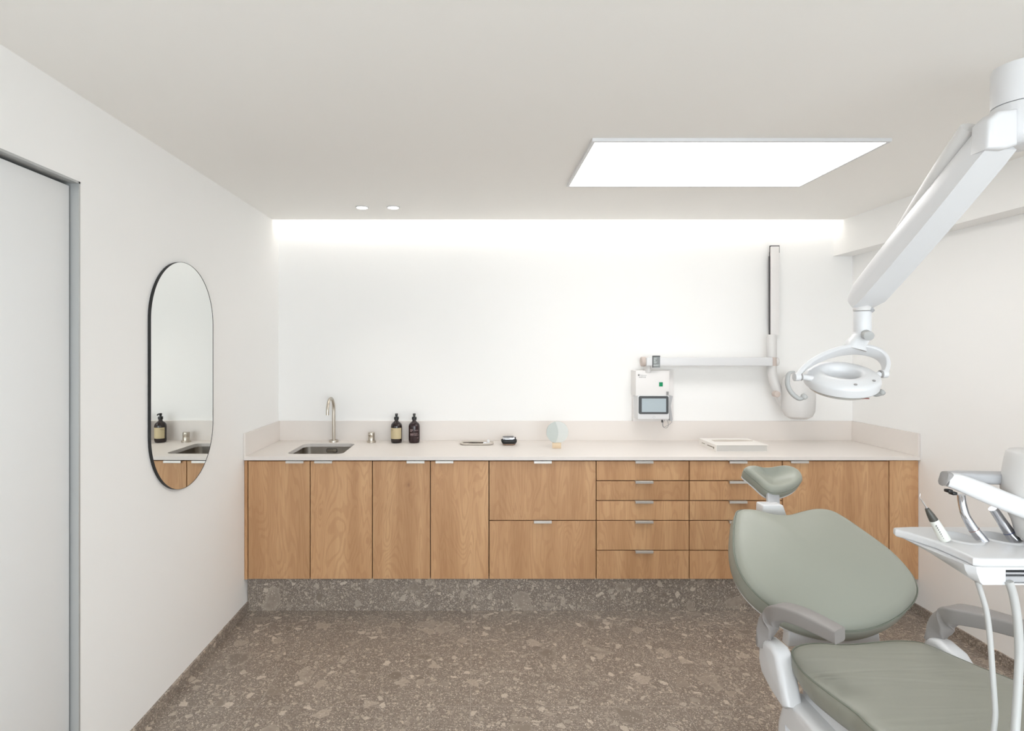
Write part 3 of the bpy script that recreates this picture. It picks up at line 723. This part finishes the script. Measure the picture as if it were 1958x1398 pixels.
def cav(p):
    u = (p-bc).dot(wv)/.33; return -.004+.012*u*u
b = cushion(BM(), bo, bc, nv, .076, .022, .030, None, back=.975)
bk = obj('backrest', b, M['sage'], CH, 60)
obj('piping', seam(bo, bc, nv, .9935, -.002, .0028), M['sageseam'], bk)
b = BM(); cushion(b, [bc+(p-bc)*.978-nv*.076 for p in bo], bc-nv*.076, nv, .012, -.018, .001, back=.8)
obj('backrest_shell', b, M['white'], CH, 60)
# headrest
hp = at(1479, 938, 2.43); eh = math.radians(38); vh = V((0, math.cos(eh), math.sin(eh))); nh = wv.cross(vh)
ho_px = [(1422, 899), (1427, 893.5), (1439, 893.3), (1452, 896.6), (1469, 896.8), (1482, 894.5), (1498.6, 892.5), (1514, 894.5), (1527.5, 901.5), (1534, 911.6), (1533, 920.5), (1523, 930.5), (1507, 938), (1490, 942), (1475, 941), (1462, 934.5), (1447, 921), (1433, 909)]
ho = spline([onplane(p, q, hp, nh) for p, q in ho_px], 4, closed=True); hcn = sum(ho, V((0, 0, 0)))/len(ho)
def hcav(p):
    u = (p-hcn).dot(wv)/.12; return -.012+.012*u*u
b = cushion(BM(), ho, hcn, nh, .045, -.026, .020)
hd = obj('headrest', b, M['sage'], CH, 60)
obj('piping', seam(ho, hcn, nh, .99, -.004, .0016), M['sageseam'], hd)
b = BM(); cushion(b, [hcn+(p-hcn)*.975-nh*.045 for p in ho], hcn-nh*.045, nh, .012, -.006, .001, back=.85); obj('headrest_shell', b, M['white'], hd, 60)
# headrest post
ya = hcn-nh*.03-vh*.02
b = BM(); lo_ = at(1479, 972, 2.40); hi_ = V((at(1476, 930, 2.47)))
sweep(b, [lo_, hi_], rrect(.052, .022, .006, 3), up=V((0, -1, .3))); obj('headrest_post', b, M['grey'], CH)
b = BM(); prism(b, [at(p, q, 2.36) for p, q in ((1459, 966), (1498, 966), (1506, 989), (1458, 989))], V((0, .06, .0)), .006, 3); obj('post_collar', b, M['white'], CH)
# seat
se = [atz(p, q, ZSE) for p, q in ((1513, 1243), (1530, 1233), (1560, 1230), (1600, 1232), (1640, 1231), (1681, 1227), (1712, 1225), (1746, 1226.5), (1771, 1232), (1805, 1246.5), (1846, 1264), (1893, 1283.5), (1939, 1301))]
se += [V((1.615, 1.52, ZSE)), V((1.60, 1.35, ZSE)), V((1.53, 1.05, ZSE)), V((1.48, .80, ZSE)), V((1.43, .68, ZSE)), V((1.28, .64, ZSE)), V((1.14, .69, ZSE)), V((1.09, .85, ZSE)), V((1.06, 1.1, ZSE)), V((1.03, 1.3, ZSE))]
se += [atz(p, q, ZSE) for p, q in ((1671, 1398), (1634, 1363), (1585, 1327), (1537, 1289), (1516, 1262))]
so = spline(se, 5, closed=True); sc_ = sum(so, V((0, 0, 0)))/len(so)
zz_ = V((0, 0, 1))
b = cushion(BM(), so, sc_, zz_, .075, .0, .012, back=.93)
st = obj('seat', b, M['sageseat'], CH, 60)
obj('piping', seam(so, sc_, zz_, .991, 0, .0026), M['sageseam'], st)
# connecting plate between seat and back
b = BM(); prism(b, [at(p, q, 2.0) for p, q in ((1510, 1196), (1680, 1190), (1684, 1232), (1506, 1238))], V((0, .04, 0)), .006, 3); obj('back_hinge', b, M['white'], CH)
# white side brackets carrying the armrests
def pod(side):
    if side < 0:
        prof = [(1.80, .62), (1.83, .636), (1.895, .632), (1.915, .61), (1.92, .55), (1.90, .51), (1.84, .485), (1.77, .47), (1.745, .49), (1.775, .56)]
        x0, x1 = .952, 1.012
    else:
        prof = [(1.72, .56), (1.80, .628), (1.86, .640), (1.905, .632), (1.915, .61), (1.92, .55), (1.90, .50), (1.84, .455), (1.77, .44), (1.70, .47)]
        x0, x1 = 1.505, 1.565
    b = BM(); prism(b, [V((x0, y, z)) for y, z in prof], V((x1-x0, 0, 0)), .018, 4)
    return obj('armrest_bracket', b, M['white'], CH, 50)
pod(-1); pod(1)
def armrest(pts, sc):
    b = BM(); P = spline(pts, 7); s = lin(sc, 7)
    sweep(b, P, rrect(.054, .050, .008, 3), up=V((0, -.35, 1)), scale=s)
    return obj('armrest', b, M['armgrey'], CH, 40)
armrest([at(1459, 1234, 1.90), at(1464, 1208, 1.892), at(1476, 1182, 1.875), at(1494, 1170, 1.83), at(1528, 1178, 1.77), at(1568, 1196, 1.71), at(1606, 1216, 1.655)], [.8, .9, 1, .95, .95, .92, .85])
armrest([at(1786, 1226, 1.90), at(1796, 1202, 1.89), at(1812, 1182, 1.87), at(1832, 1175, 1.835), at(1880, 1183, 1.78), at(1930, 1196, 1.725), at(1985, 1214, 1.66)], [.95, 1.0, 1.08, 1.05, 1.0, .95, .85])
# seat frame and pedestal
def rb(x0, x1, y0, y1, r, z): return rr3(x0, x1, y0, y1, r, z, 5)
b = BM(); rings_mesh(b, [rb(1.12, 1.42, .80, 1.70, .05, .47), rb(1.03, 1.50, .72, 1.84, .07, .50), rb(1.05, 1.50, .70, 1.86, .07, .56)], 'n', 'n'); obj('seat_frame', b, M['white'], CH)
b = BM()
pp = [(1.10, 0.0), (1.86, 0.0), (1.86, .12), (1.84, .40), (1.80, .50), (1.35, .50), (1.20, .36), (1.12, .16)]
prism(b, [V((.970, y, z)) for y, z in pp], V((.53, 0, 0)), .03, 4)
pd = obj('pedestal', b, M['white'], CH, 50)
cb = BM(); prism(cb, [V((.94, y, z)) for y, z in ((1.78, .415), (1.40, .44), (1.33, .36), (1.76, .27))], V((.05, 0, 0))); cutout(pd, cb)
# ------------------------------------------------------------------ operating light
t = thing('operating_light', 'white ring-shaped operating light hanging from a jointed arm', 'operating light', at(1940, 200, 1.5))
Y0 = 1.86
hc = at(1610, 716, Y0)
tl = math.radians(21); nl = V((-.10, -math.sin(tl), math.cos(tl))).normalized()
R3 = frame(nl, V((0, 1, 0))); hx_ = V((1, 0, 0)); hx_ = (hx_-nl*hx_.dot(nl)).normalized(); hy_ = nl.cross(hx_)
ro, ri = .109, .052
b = BM(); lathe(b, [(ri, .004), (ri+.006, .010), (ri+.018, .012), (ro-.03, .010), (ro-.012, .005), (ro-.003, -.002), (ro, -.012), (ro-.002, -.034), (ro-.012, -.040), (ri+.01, -.040), (ri-.004, -.034), (ri-.006, -.015)], hc, nl, 64, closed=True)
hdm = obj('lamp_head', b, M['white'], t, 50)
b = BM(); lathe(b, [(ro-.006, -.037), (ro-.016, -.048), (ro-.03, -.051), (ri+.02, -.051), (ri+.01, -.040)], hc, nl, 64, cap=False); obj('lens_rim', b, M['lens'], hdm)
b = BM(); lathe(b, [(ri-.003, -.03), (ri-.012, -.036), (.03, -.044), (0, -.046)], hc, nl, 48, cap=False); obj('reflector_cup', b, M['whitem'], hdm)
for a in (-1.72, -1.0):
    p = hc+(hx_*math.cos(a)+hy_*math.sin(a))*.094+nl*.0085
    b = BM(); lathe(b, [(.0045, -.002), (.0045, .0006), (0, .0008)], p, nl, 16, cap=False); obj('screw', b, M['midgrey'], hdm)
p = hc+(hx_*math.cos(-1.35)+hy_*math.sin(-1.35))*(ro-.012)-nl*.044
b = bx((-.012, -.002, -.0015), (.012, .002, .0015), 0, 1, Matrix.Translation(p)); obj('indicator', b, M['red'], hdm)
# yoke
PL_, PR_, AP_ = at(1523, 721, Y0-.005), at(1691, 715, Y0+.005), at(1634, 668, Y0+.075)
pl_ = (PL_+PR_)/2; hv_ = (PR_-PL_)/2
pts = [pl_-hv_*math.cos(a)+(AP_-pl_)*math.sin(a) for a in [PI*i/40 for i in range(41)]]
b = BM(); rings = []; pn_ = hv_.cross(AP_-pl_).normalized()
for i, p in enumerate(pts):
    tg = (pts[min(i+1, 40)]-pts[max(i-1, 0)]).normalized(); out = pn_.cross(tg).normalized()
    if out.dot(p-pl_) < 0: out = -out
    k = 1.0-.42*abs(i/20-1)**2
    rings.append([p+out*a+pn_*(c*k) for a, c in rrect(.014, .046, .004, 3)])
rings_mesh(b, rings, 'n', 'n'); yk = obj('yoke', b, M['white'], t, 50)
for q, cc in ((PL_, -1), (PR_, 1)):
    ax = hv_.normalized()*cc; ed_ = hc+V((cc*(ro-.012), 0, -.014))
    b = BM(); cyl(b, q+ax*.008, q-ax*.010, .0135, 24, .002); obj('pivot', b, M['white'], yk)
    b = BM(); cyl(b, q-ax*.010, q-ax*.016, .0125, 24, .001); obj('pivot_ring', b, M['midgrey'], yk)
    b = BM(); cyl(b, q-ax*.016, ed_, .010, 20); obj('pivot_axle', b, M['white'], yk)
# handles
def hook(pxs, rad):
    b = BM(); P = spline([at(*p) for p in pxs], 7); ptube(b, P, lin(rad, 7), 16)
    e_ = P[-1]; lathe(b, [(0, -.0115), (.006, -.0105), (.010, -.006), (.0105, 0), (.0085, .005), (0, .0065)], e_, (P[-1]-P[-3]), 20, cap=False)
    return obj('grip', b, M['hookgrey'], t, 60)
hook([(1519, 711, Y0-.005), (1509, 714, Y0-.01), (1505.5, 728, Y0-.015), (1508, 742, Y0-.02), (1516, 754, Y0-.025), (1527, 762, Y0-.03), (1534, 761, Y0-.034), (1538.5, 757.5, Y0-.036)], [.003, .006, .0075, .0075, .0075, .007, .007, .0085])
hook([(1652, 742, Y0+.0), (1663, 750, Y0-.01), (1673, 754.5, Y0-.02), (1681, 753.5, Y0-.03), (1687, 749.5, Y0-.034)], [.004, .006, .007, .007, .0085])
# stem and neck
yap = AP_
sx_ = at(1649, 620, yap.y)
b = BM(); lathe(b, [(.024, zat(641, yap.y)), (.0265, zat(634, yap.y)), (.0265, zat(597, yap.y)), (.0255, zat(595.5, yap.y)), (0, zat(595.5, yap.y))], (sx_.x, yap.y, 0), n=32); stem = obj('stem', b, M['white'], t)
b = BM(); P = spline([V((sx_.x, yap.y, zat(636, yap.y))), at(1646, 645, yap.y), at(1640, 654, yap.y), at(1636, 661, yap.y), at(1634, 668, yap.y)], 6)
sweep(b, P, rrect(.055, .045, .018, 5), up=V((0, -1, 0)), scale=lin([.95, .95, 1.0, 1.15, 1.25], 6)); obj('neck', b, M['white'], t, 60)
kb = at(1655, 639, yap.y-.02); kd_ = at(1662, 643, yap.y-.055)
b = BM(); cyl(b, kb, kd_, .0155, 24, .002); obj('knob', b, M['hookgrey'], t)
b = BM(); lathe(b, [(.0268, zat(594.5, yap.y)), (.0275, zat(592.5, yap.y)), (.0272, zat(589, yap.y)), (.022, zat(585, yap.y)), (0, zat(583, yap.y))], (sx_.x, yap.y, 0), n=32); obj('swivel_ring', b, M['whitem'], t)
# sloping arm
La = at(1650, 564, yap.y-.01); Ua = at(1894, 268, 1.50); dv = (Ua-La).normalized()
hs_ = V((dv.y, -dv.x, 0)).normalized()
if hs_.x > 0: hs_ = -hs_                   # side axis: towards the left
us_ = hs_.cross(dv).normalized()
if us_.z < 0: us_ = -us_
b = BM(); n = 14; rings = []
for i in range(n+1):
    s = i/n; c = La.lerp(Ua, s); c -= dv*.03*(1-s)
    wd = .092; ht = .100-.012*abs(2*s-1)**2
    if i == 0: wd *= .82; ht *= .72
    if i == n: wd *= .95
    sec = [(-wd/2, -ht/2), (wd/2, -ht/2)]+[(wd/2*math.cos(a), -ht*.12+ht*.62*math.sin(a)) for a in [PI*k/10 for k in range(11)]]
    rings.append([c+hs_*a+us_*d_ for a, d_ in sec])
rings_mesh(b, rings, 'n', 'n'); bmesh.ops.bevel(b, geom=[x for x in b.edges if x.calc_face_angle(0) > .9], offset=.004, segments=2, affect='EDGES')
am = obj('arm', b, M['white'], t, 45)
b = BM(); rings = []
for i in range(9):
    s = .42+.58*i/8; c = La.lerp(Ua, s)+us_*(.040+.022*math.sin(PI*.5*i/8)); wd = .018+.066*(i/8)**.8
    rings.append([c+hs_*(wd/2*math.cos(a))+us_*(.026*math.sin(a)) for a in [2*PI*k/20 for k in range(20)]])
rings_mesh(b, rings, 'n', 'n'); obj('arm_fairing', b, M['whitem'], am, 60)
b = BM(); cyl(b, La-dv*.024-us_*.043-hs_*.02, La-dv*.024-us_*.053-hs_*.02, .008, 14); obj('screw', b, M['grey'], am)
# knuckle at the top
kx_, ky_ = xat(1953, 1.5), 1.5
b = BM(); lathe(b, [(0, zat(122, 1.5)), (.045, zat(123, 1.5)), (.058, zat(127, 1.5)), (.062, zat(136, 1.5)), (.062, zat(201, 1.5)), (.0605, zat(202, 1.5)), (0, zat(202, 1.5))], (kx_, ky_, 0), n=48, cap=False); obj('knuckle_cap', b, M['white'], t)
b = BM(); lathe(b, [(0, zat(203.5, 1.5)), (.0605, zat(203.5, 1.5)), (.062, zat(205, 1.5)), (.062, zat(262, 1.5)), (.055, zat(276, 1.5)), (.042, zat(282, 1.5)), (0, zat(283, 1.5))], (kx_, ky_, 0), n=48, cap=False)
prism(b, [at(p, q, 1.455) for p, q in ((1893, 228), (1912, 210), (1950, 205), (1950, 276), (1924, 284), (1889, 284))], V((0, .06, 0)), .012, 3)
obj('knuckle', b, M['white'], t, 50)
# support beam and pole of the treatment unit (beyond the right edge)
b = BM(); box(b, (kx_+.05, ky_-.035, zat(190, 1.5)), (2.075, ky_+.035, zat(140, 1.5)), .012, 3); obj('support_beam', b, M['white'], t)
b = BM(); lathe(b, [(.16, 0), (.16, .02), (.06, .04), (.042, .06), (.042, 2.36), (.0, 2.37)], (2.12, ky_, 0), n=32)
tag(obj('support_column', b, M['white']), 'white floor column carrying the operating light and instrument table', 'column')

# ------------------------------------------------------------------ delivery unit (instrument table on the right)
ZD = 1.10
t = DU = thing('delivery_unit', 'white instrument table holding handpieces beside the dental chair', 'delivery unit', (1.4, 1.4, 1.0))
tp = [atz(1708, 1008, ZD), atz(1740, 1006.5, ZD), atz(1958, 1007, ZD), V((1.72, 1.5646, ZD)), V((1.72, 1.326, ZD)), atz(1958, 1069, ZD), atz(1880, 1069, ZD), atz(1860, 1066, ZD), atz(1846, 1059, ZD), atz(1790, 1035, ZD), atz(1740, 1019, ZD), atz(1712, 1012, ZD)]
b = BM(); prism(b, tp, V((0, 0, -.021)), .006, 3)
top_ = obj('table_top', b, M['white'], DU, 50)
# lower body: tapers in under the left end and deepens to the front
def low(lx, f):                            # f 0 top .. 1 underside; the underside climbs towards the back
    zt_ = ZD-.0205; zf = lambda y: zt_-(zt_-(1.0366+(y-1.333)*.165))*f
    ys = ((1.153+lx*1.3, 1.555-lx*.3), (1.70, 1.555-lx*.3), (1.70, 1.333), (1.174+lx*.35, 1.333), (1.160+lx*.5, 1.350), (1.154+lx*.8, 1.45))
    return [V((x, y, zf(y))) for x, y in ys]
b = BM(); rings_mesh(b, [low(0, 0), low(.006, .35), low(.028, .85), low(.045, 1.0)], 'n', 'n')
bmesh.ops.bevel(b, geom=[x for x in b.edges if x.calc_face_angle(0) > .6], offset=.004, segments=2, affect='EDGES')
lb = obj('table_body', b, M['white'], DU, 50)
YS = 1.333
cb = bx((xat(1923, YS), 1.28, zat(1116, YS)), (1.66, 1.40, zat(1090, YS))); cutout(lb, cb)
obj('drawer_slot', bx((xat(1923.5, YS), 1.385, zat(1115.5, YS)), (1.655, 1.398, zat(1090.5, YS))), M['gap'], lb)
obj('drawer_tray', bx((xat(1925, YS), YS+.004, zat(1115, YS)), (1.655, 1.384, zat(1104, YS)), .001, 1), M['grey'], lb)
obj('drawer_rail', bx((xat(1924, YS), YS+.001, zat(1099, YS)), (1.655, YS+.006, zat(1095, YS)), .0008, 1), M['chrome'], lb)
# rounded holders for the handpieces
def holder(px, py):
    c = atz(px, py, ZD); c.z = ZD
    for o in (top_, lb):
        cbm = BM(); lathe(cbm, [(0, -.027), (.022, -.026), (.036, -.018), (.043, -.008), (.048, .0), (.05, .012), (0, .012)], c, n=36, cap=False, sx=.72, sy=.95); cutout(o, cbm)
    b = BM(); lathe(b, [(.047, -.003), (.049, .003), (.053, .004), (.060, .0003), (.05, -.003)], c, n=40, closed=True, sx=.74, sy=.95); obj('holder_rim', b, M['white'], DU, 60)
for hx in (1834, 1911, 1988): holder(hx, 1029)
# raised pod at the right edge
pdx = xat(1993, 1.42)
sca = 1.42/F
b = BM(); prof = [(30, 1040), (52, 1030), (62, 1000), (74, 978), (82, 955), (84, 935), (80, 905), (75, 878), (72, 868), (66, 863.5), (0, 863)]
lathe(b, [(r*sca*.72, zat(q, 1.42)) for r, q in prof], (pdx, 1.42, 0), n=40, cap=True); obj('control_pod', b, M['whitem'], DU, 60)
# whip arm bracket over the instruments
b = BM(); sec = rrect(.036, .046, .011, 4)
P = spline([at(1810, 917, 1.45), at(1832, 922, 1.445), at(1872, 938, 1.43), at(1918, 957, 1.41), at(1990, 985, 1.38)], 6)
sweep(b, P, sec, scale=lin([.72, .92, 1, 1, 1], 6)); obj('instrument_bar', b, M['white'], DU, 50)
b = BM(); P = [at(1803.5, 914, 1.452), at(1807, 915, 1.452), at(1810, 917, 1.451)]
sweep(b, P, sec, scale=[.72, .86, .86]); obj('bar_end_cap', b, M['midgrey'], DU, 50)
b = BM(); P = spline([at(1812, 908, 1.47), at(1840, 910, 1.475), at(1870, 913, 1.48), at(1990, 915, 1.48)], 6)
sweep(b, P, rrect(.05, .028, .009, 4), scale=lin([.5, .8, 1, 1], 6)); obj('grab_handle', b, M['grey'], DU, 50)
for p, q in ((1813.5, 938.5), (1822, 943)):
    b = BM(); box(b, (-.006, -.008, -.004), (.006, .008, .004), .002, 2, Matrix.Translation(at(p, q, 1.445))); obj('bar_pad', b, M['pump'], DU)
# hoses below
b = BM(); ptube(b, spline([at(1869, 1112, 1.36), at(1875, 1130, 1.358), at(1886, 1168, 1.352), at(1893, 1220, 1.345), at(1898, 1290, 1.335), at(1903, 1360, 1.325), at(1906, 1440, 1.31), V((1.27, 1.27, .668)), V((1.42, 1.30, .665)), V((1.70, 1.38, .74)), V((2.08, 1.49, .95))], 8), .0058, 14); obj('hose', b, M['hose'], DU, 60)
b = BM(); ptube(b, spline([at(1929, 1112, 1.33), at(1938, 1140, 1.328), at(1946, 1190, 1.322), at(1949, 1250, 1.315), at(1946, 1320, 1.30), at(1941, 1398, 1.285), at(1936, 1450, 1.27), V((1.28, 1.235, .672)), V((1.42, 1.26, .672)), V((1.72, 1.36, .70)), V((2.085, 1.485, .88))], 8), .0085, 14); obj('hose', b, M['hose'], DU, 60)
# carrying arm to the pole
b = BM(); box(b, (1.699, 1.40, ZD-.075), (2.076, 1.50, ZD-.022), .012, 3); obj('carrying_arm', b, M['white'], DU)

# handpieces resting in the table: things of their own
t = thing('scaler_handpiece', 'pale scaler handpiece with a dark cone and needle tip', 'handpiece', at(1795, 1020, 1.42), 'handpieces in the instrument table')
a_, b_ = at(1806, 1030, 1.45), at(1772, 972, 1.46); dd = (b_-a_).normalized(); L = (b_-a_).length
y_ = .42
lp = lambda s: a_+dd*(L*s)
b = BM(); ptube(b, [lp(-.05), lp(.1), lp(.35), lp(.60)], [.0125, .0125, .0115, .0105], 24); obj('handle', b, M['handpiece'], t, 50)
b = BM(); ptube(b, [lp(.60), lp(.62), lp(.8), lp(.95), lp(.99), lp(1.0)], [.0098, .0100, .0082, .0056, .0048, .0036], 24); obj('cone', b, M['cone'], t, 50)
b = BM(); ptube(b, [lp(.99), lp(1.06), at(1763, 958, 1.462), at(1758.5, 951, 1.463), at(1759.5, 944, 1.463)], [.0022, .0016, .0011, .0007, .0004], 10); obj('needle', b, M['chrome'], t)
b = BM()
sdx = dd.cross(V((0, -1, 0))).normalized()
if sdx.x > 0: sdx = -sdx
for k in range(7):
    s = .10+k*.065; p = lp(s)+V((0, -.0112, 0))*.83+sdx*.0068
    box(b, p-V((.0008, .0012, .0022)), p+V((.0008, .0012, .0022)))
obj('lettering', b, M['midgrey'], t)
def metal_hp(px, lab, ringm, rr):
    t = thing('handpiece', lab, 'handpiece', at(px[-1][0], px[-1][1], px[-1][2]), 'handpieces in the instrument table')
    P = spline([at(*p) for p in px], 7); b = BM(); rad = lin(rr, 7)
    ptube(b, P, rad, 24); obj('sleeve', b, M['chrome'], t, 60)
    i = int(len(P)*.66); q = P[i]; dq = (P[i+1]-P[i-1]).normalized()
    b = BM(); lathe(b, [(rad[i]+.0001, -.0006), (rad[i]+.0006, -.0006), (rad[i]+.0006, .0006), (rad[i]+.0001, .0006)], q, dq, 24, closed=True); obj('colour_ring', b, ringm, t)
    return t
metal_hp([(1838, 946, 1.475), (1840, 962, 1.475), (1846, 985, 1.47), (1859, 1008, 1.465), (1871, 1024, 1.46), (1882, 1037, 1.455)], 'bent chrome handpiece with a copper ring, beside the scaler', M['copper'], [.0088, .0092, .0098, .0112, .0125, .0120])
metal_hp([(1898, 972, 1.47), (1905, 981, 1.47), (1915, 996, 1.468), (1927, 1014, 1.464), (1936, 1027, 1.46), (1945, 1038, 1.455)], 'straight chrome handpiece with a blue ring, at the right edge', M['blue'], [.0098, .0105, .0112, .0125, .0128, .0122])

# ------------------------------------------------------------------ light, camera, view
W = bpy.data.worlds.new('World'); S.world = W; W.use_nodes = True
bg = W.node_tree.nodes['Background']; bg.inputs[0].default_value = (.88, .95, 1.0, 1); bg.inputs[1].default_value = 1.3
A = bpy.data.lights.new('window_daylight', 'AREA'); A.shape = 'RECTANGLE'; A.size = 3.5; A.size_y = 1.85; A.energy = 80; A.color = (.86, .94, 1.0)
ao = bpy.data.objects.new('window_daylight', A); C.objects.link(ao); ao.location = ((XL+XR)/2, YF-.02, 1.44); ao.rotation_euler = (PI/2, 0, 0)
ao.rotation_euler = (math.radians(90), 0, 0)
cam = bpy.data.cameras.new('camera'); co = bpy.data.objects.new('camera', cam); C.objects.link(co)
co.location = (0, 0, H); co.rotation_euler = (PI/2, 0, 0)
cam.sensor_width = 36; cam.lens = F/1958*36; cam.shift_x = (979-VX)/1958; cam.shift_y = -(699-VY)/1958; cam.clip_start = .01
S.camera = co
S.view_settings.view_transform = 'Standard'; S.view_settings.look = 'None'; S.view_settings.gamma = 1; S.view_settings.use_curve_mapping = False
S.view_settings.exposure = 0.17
try:
    S.cycles.use_denoising = True; S.cycles.max_bounces = 8; S.cycles.diffuse_bounces = 6; S.cycles.glossy_bounces = 4; S.cycles.use_adaptive_sampling = True; S.cycles.adaptive_threshold = .08; S.cycles.adaptive_min_samples = 16
    S.cycles.caustics_reflective = False; S.cycles.caustics_refractive = False; S.cycles.sample_clamp_indirect = 8
except Exception: pass
